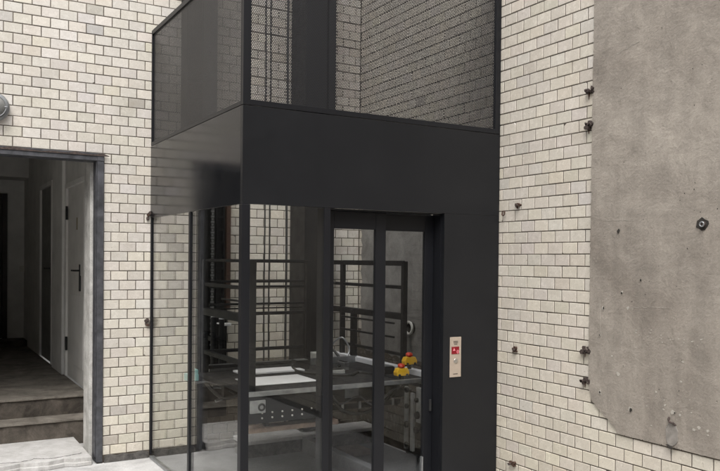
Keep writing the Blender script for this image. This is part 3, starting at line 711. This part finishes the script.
mb = MB(); mb.box(-1.05, -.32, -1.22, -1.14, .50, .505); mb.box(-1.05, -.32, -1.222, -1.2205, .50, .54); mb.build('tray', M['dark'], r_)
for i in range(5):
    mb = MB(); mb.box(-1.0+i*.15, -.98+i*.15, -1.226, -1.2225, .495, .55); mb.build('clip', M['alu'], r_)

# emergency stop switches
def estop(x, y, z, s, label):
    r_ = thing('emergency_stop', label, 'switch', (x, y, z), 'yellow emergency stop switches')
    mb = MB()
    prof = [(-.052, -.022), (-.056, .004), (-.040, .034), (.040, .034), (.056, .004), (.052, -.022)]
    mb.prism([(x+a*s, y+.026*s, z+(b+.012)*s) for a, b in prof], (0, -.052*s, 0)); mb.build('housing', M['yellow'], r_, bev=.004)
    mb = MB(); mb.lathe((x-.004, y, z+.047*s), (-.05, -.25, 1), [(0, .017*s), (.008*s, .017*s), (.011*s, .027*s), (.022*s, .027*s), (.029*s, .020*s), (.032*s, 0)], 24); mb.build('button', M['red'], r_)
    mb = MB(); mb.lathe((x-.004, y, z+.044*s), (-.05, -.25, 1), [(0, .026*s), (.006*s, .026*s), (.006*s, .013*s)], 24); mb.build('collar', M['yellow'], r_)
    for sx in (-1, 1):
        mb = MB(); mb.lathe((x+sx*.033*s, y-.0265*s, z-.004*s), (0, -1, 0), [(0, .010*s), (.006*s, .009*s), (.006*s, 0)], 14); mb.build('gland', M['rubber'], r_)
    mb = MB(); mb.box(x-.012*s, x+.012*s, y-.012*s, y+.012*s, z-.045*s, z-.011*s); mb.build('bracket', M['dark'], r_, bev=.001)
estop(-.510, -1.52, .785, 1.0, 'yellow emergency stop switch with red button, lower left of the pair')
estop(-.400, -1.46, .855, 1.0, 'yellow emergency stop switch with red button, upper right of the pair')

# masts and gear on the rear wall
root = thing('guide_mast', 'tall black guide mast with chain and ladder plate, left of the lift platform', 'mast', (-1.47, -.12, 0))
mb = MB(); mb.box(-1.595, -1.525, -.16, -.02, .05, 2.30); mb.build('channel', M['dark'], root, bev=.003)
mb = MB(); mb.box(-1.519, -1.34, -.10, -.015, .3, 2.30); mb.build('back_plate', M['black'], root, bev=.003)
mb = MB()
for i in range(64):
    zz = .80+i*.022; dx = .006 if i % 2 else 0
    mb.box(-1.515-dx, -1.500+dx, -.20, -.188, zz, zz+.016)
mb.build('chain', M['galv'], root)
mb = MB()
for sx in (-1.475, -1.415): mb.box(sx, sx+.012, -.20, -.17, .60, 2.30)
for i in range(15): mb.box(-1.463, -1.415, -.195, -.175, .68+i*.107, .70+i*.107)
mb.build('ladder_plate', M['dark'], root, bev=.001)
mb = MB(); mb.box(-1.372, -1.335, -.16, -.101, 1.20, 2.30); mb.build('rusty_strip', M['rust'], root)
mb = MB(); mb.box(-1.73, -1.60, -.20, -.03, 2.48, 4.1); mb.build('drive_housing', M['dark'], root, bev=.004)
mb = MB(); mb.box(-1.575, -1.45, -.13, -.03, 2.48, 4.1); mb.build('cable_duct', M['frame'], root, bev=.004)
root = thing('guide_mast', 'broad twin black guide mast right of the three cables', 'mast', (-.58, -.25, 0))
mb = MB(); mb.box(-.745, -.545, -.36, -.06, .16, 4.4); mb.build('channel', M['dark'], root, bev=.004)
mb = MB(); mb.box(-.515, -.445, -.34, -.06, 1.9, 4.4); mb.build('channel', M['dark'], root, bev=.004)
mb = MB(); mb.box(-.544, -.536, -.33, -.08, .2, 4.4); mb.build('web', M['galv'], root)
for z_ in (1.30, 1.42, 1.05):
    mb = MB(); mb.lathe((-.70, -.36, z_), (0, -1, 0), [(0, .012), (.008, .011), (.008, 0)], 12); mb.build('bolt', M['galv'], root)
# cables
for (x, rad, lb) in ((-1.064, .007, 'thin black hanging cable, leftmost of the three by the rear wall'), (-1.020, .007, 'thin black hanging cable close beside the leftmost one'), (-.862, .011, 'thicker dark cable hanging next to the broad guide mast')):
    mb = MB(); n = 24; y0 = -.24
    pts = [(x+.002*math.sin(i*.9+x*7), y0, .16+i*4.2/n) for i in range(n+1)]
    for p_, q_ in zip(pts, pts[1:]): mb.tube(p_, q_, rad, 8, cap=False)
    tag(mb.build('lift_cable', M['rubber'], None, (x, y0, .16)), lb, 'cable', 'cables hanging in the lift shaft')
# hydraulic cylinders
for (x, z0_, z1_, lb) in ((-1.572, .62, 1.165, 'hydraulic cylinder with pale cap, nearer the left mast channel'), (-1.505, .62, 1.145, 'hydraulic cylinder with pale cap, beside the white bracket')):
    r_ = thing('hydraulic_cylinder', lb, 'cylinder', (x, -.42, z0_), 'hydraulic cylinders in the lift shaft')
    mb = MB(); mb.tube((x, -.42, z0_), (x, -.42, z1_), .022, 16); mb.build('barrel', M['black'], r_)
    mb = MB(); mb.lathe((x, -.42, z1_), (0, 0, 1), [(0, .022), (.012, .022), (.024, .016), (.028, 0)], 16); mb.build('cap', M['white'], r_)
    mb = MB(); mb.box(x-.03, x+.03, -.45, -.39, z0_-.03, z0_-.001); mb.build('foot', M['dark'], r_, bev=.002)
    mb = MB(); mb.box(x-.015, x+.015, -.3985, -.262, z0_+.35, z0_+.38); mb.build('clamp_bracket', M['dark'], r_, bev=.002)
mb = MB(); mb.box(-1.485, -1.40, -.36, -.30, 1.085, 1.105); mb.box(-1.485, -1.465, -.36, -.30, 1.106, 1.15); mb.box(-1.47, -1.45, -.2995, -.205, 1.09, 1.10)
tag(mb.build('bracket', M['white'], None, (-1.45, -.3, 1.08), bev=.002), 'small white bracket right of the capped cylinders', 'bracket')
mb = MB(); mb.box(-1.74, -1.65, -.30, -.2, .645, .70); mb.box(-1.69, -1.65, -.29, -.21, .701, .735)
tag(mb.build('junction_box', M['teal'], None, (-1.7, -.25, .645), bev=.004), 'pale teal plastic box beside the left mast', 'box')
# ring shaped pipe end in the shaft wall
r_ = thing('pipe_socket', 'pale round pipe ring on the grey wall behind the right door', 'pipe', (-.01, -.905, 1.05))
mb = MB(); mb.ring((-.045, -.920, 1.062), (1, 0, 0), .050, .011, 28); mb.build('ring', M['offwhite'], r_)
mb = MB(); mb.tube((-.009, -.920, 1.062), (-.04, -.920, 1.062), .047, 24); mb.build('socket', M['hole'], r_)
mb = MB(); mb.box(-.05, -.012, -1.22, -1.14, 1.115, 1.130)
tag(mb.build('wall_bracket', M['white'], None, (-.01, -1.18, 1.12), bev=.002), 'little white bracket on the grey wall right of the pipe ring', 'bracket')
# door gear, silver strips with rollers
root = thing('door_gear', 'silver lift door gear strips with rollers, low behind the right door', 'door gear', (-.12, -1.16, .06))
mb = MB(); mb.box(-.16, -.14, -1.075, -1.035, .09, .60); mb.build('strip', M['alu'], root, bev=.002)
mb = MB(); mb.box(-.16, -.14, -1.165, -1.125, .09, .56); mb.build('strip', M['alu'], root, bev=.002)
mb = MB(); mb.box(-.17, -.14, -1.30, -1.22, .34, .62); mb.build('gear_plate', M['alu'], root, bev=.002)
for (yy, zz, rr_) in ((-1.10, .58, .022), (-1.10, .45, .020), (-1.10, .30, .026), (-1.10, .14, .020), (-1.24, .52, .020), (-1.25, .40, .030), (-1.24, .28, .028)):
    mb = MB(); mb.lathe((-.172, yy, zz), (-1, 0, 0), [(0, rr_*.5), (.0, rr_), (.016, rr_), (.018, rr_*.5), (.018, 0)], 18); mb.tube((-.172, yy, zz), (-.135, yy, zz), .008, 10); mb.build('roller', M['rubber'], root)
mb = MB(); mb.box(-.15, -.012, -1.30, -1.03, .62, .65); mb.build('mount', M['dark'], root, bev=.002); mb = MB(); mb.box(-.15, -.012, -1.26, -1.05, .055, .088); mb.build('mount', M['dark'], root, bev=.002)
mb = MB(); mb.prism([(-.15, -1.04, .60), (-.15, -1.02, .57), (-.15, -1.035, .545), (-.15, -1.005, .56)], (-.01, 0, 0)); mb.build('claw', M['alu'], root)
g = MB(); g.add([(XE+.04, YE+.10, .004), (-.035, YE+.10, .004), (-.035, -.03, .004), (XE+.04, -.03, .004)], [(0, 1, 2, 3)])
tag(g.build('floor', M['pit']), 'smooth grey pit floor inside the lift shaft', None, None, 'structure')
# pit curb
r_ = thing('pit_curb', 'pale concrete curb around the lift pit, below the platform', 'curb', (-1, -.3, 0))
mb = MB(); mb.box(-1.30, -.041, -.435, -.19, .0045, .112); mb.build('base', M['strip'], r_)
mb = MB(); mb.box(-1.31, -.036, -.45, -.18, .113, .145); mb.build('coping', M['curb'], r_, bev=.005)
mb = MB(); mb.box(-.80, -.73, -1.80, -.451, .0045, .132); mb.build('side_kerb', M['pit'], r_, bev=.006)
mb = MB(); mb.box(-.55, -.33, -.80, -.58, .0045, .05); mb.build('loose_slab', plain('reddish_slab', (.24, .19, .17), .85, 0, .2, 12, .002), r_, bev=.005)
# ------------------------------------------------------------------ rest of the courtyard (behind the camera, mirrored in the glass)
t = NT('rendered_facade')
c = t.mix(t.ramp(t.noise(1.2, 6, .6), [(.3, 0.0), (.7, 1.0)]), (.10, .096, .09), (.17, .16, .15)); t.set(col=c, rough=.9); M['facade'] = t.m
def facade(name, label, ax, pos, a0, a1, h, wins, th=.4):
    r_ = thing(name, label, 'wall', (pos, (a0+a1)/2, 0) if ax == 'X' else ((a0+a1)/2, pos, 0))
    xs = sorted(set([a0, a1]+[w_[0] for w_ in wins]+[w_[1] for w_ in wins])); zs = sorted(set([0, h]+[w_[2] for w_ in wins]+[w_[3] for w_ in wins]))
    mb = MB()
    for i in range(len(xs)-1):
        for j in range(len(zs)-1):
            cx, cz = (xs[i]+xs[i+1])/2, (zs[j]+zs[j+1])/2
            if any(w_[0] < cx < w_[1] and w_[2] < cz < w_[3] for w_ in wins): continue
            if ax == 'Y': mb.box(xs[i], xs[i+1], pos-th, pos, zs[j], zs[j+1])
            else: mb.box(pos-th, pos, xs[i], xs[i+1], zs[j], zs[j+1])
    mb.build('wall', M['facade'], r_)
    for (u0_, u1_, v0_, v1_) in wins:
        mb = MB(); t_ = .06
        def bx(m_, a, b, c_, d_, e0, e1):
            if ax == 'Y': m_.box(a, b, pos-e1, pos-e0, c_, d_)
            else: m_.box(pos-e1, pos-e0, a, b, c_, d_)
        bx(mb, u0_, u0_+t_, v0_, v1_, .1, .18); bx(mb, u1_-t_, u1_, v0_, v1_, .1, .18); bx(mb, u0_+t_, u1_-t_, v0_, v0_+t_, .1, .18); bx(mb, u0_+t_, u1_-t_, v1_-t_, v1_, .1, .18)
        bx(mb, (u0_+u1_)/2-.03, (u0_+u1_)/2+.03, v0_+t_, v1_-t_, .1, .18)
        wd = mb.build('window', M['plaster'], r_)
        g_ = MB(); bx(g_, u0_+t_, u1_-t_, v0_+t_, v1_-t_, .13, .14); g_.build('pane', M['black'], wd)
facade('courtyard_wall', 'grey rendered courtyard wall with windows opposite the lift', 'Y', -10.6, -9.4, .4, 6.6,
       [(-8, -6.9, 1.2, 2.6), (-5.6, -4.5, 1.2, 2.6), (-3.2, -2.1, 0.1, 2.3), (-8, -6.9, 4, 5.4), (-5.6, -4.5, 4, 5.4), (-3.2, -2.1, 4, 5.4)])
M['facade'] = plain('cream_facade', (.62, .59, .53), .8, 0, .12, 2, .002)
facade('courtyard_wall', 'cream painted courtyard wall closing the left side', 'X', -9.0, -10.6, .0, 6.6,
       [(-8.6, -7.5, 1.2, 2.6), (-5.6, -4.5, 1.2, 2.6), (-2.6, -1.5, 1.2, 2.6), (-8.6, -7.5, 4, 5.4), (-5.6, -4.5, 4, 5.4), (-2.6, -1.5, 4, 5.4)])

for o in bpy.data.objects:
    if '_w' in o: del o['_w']
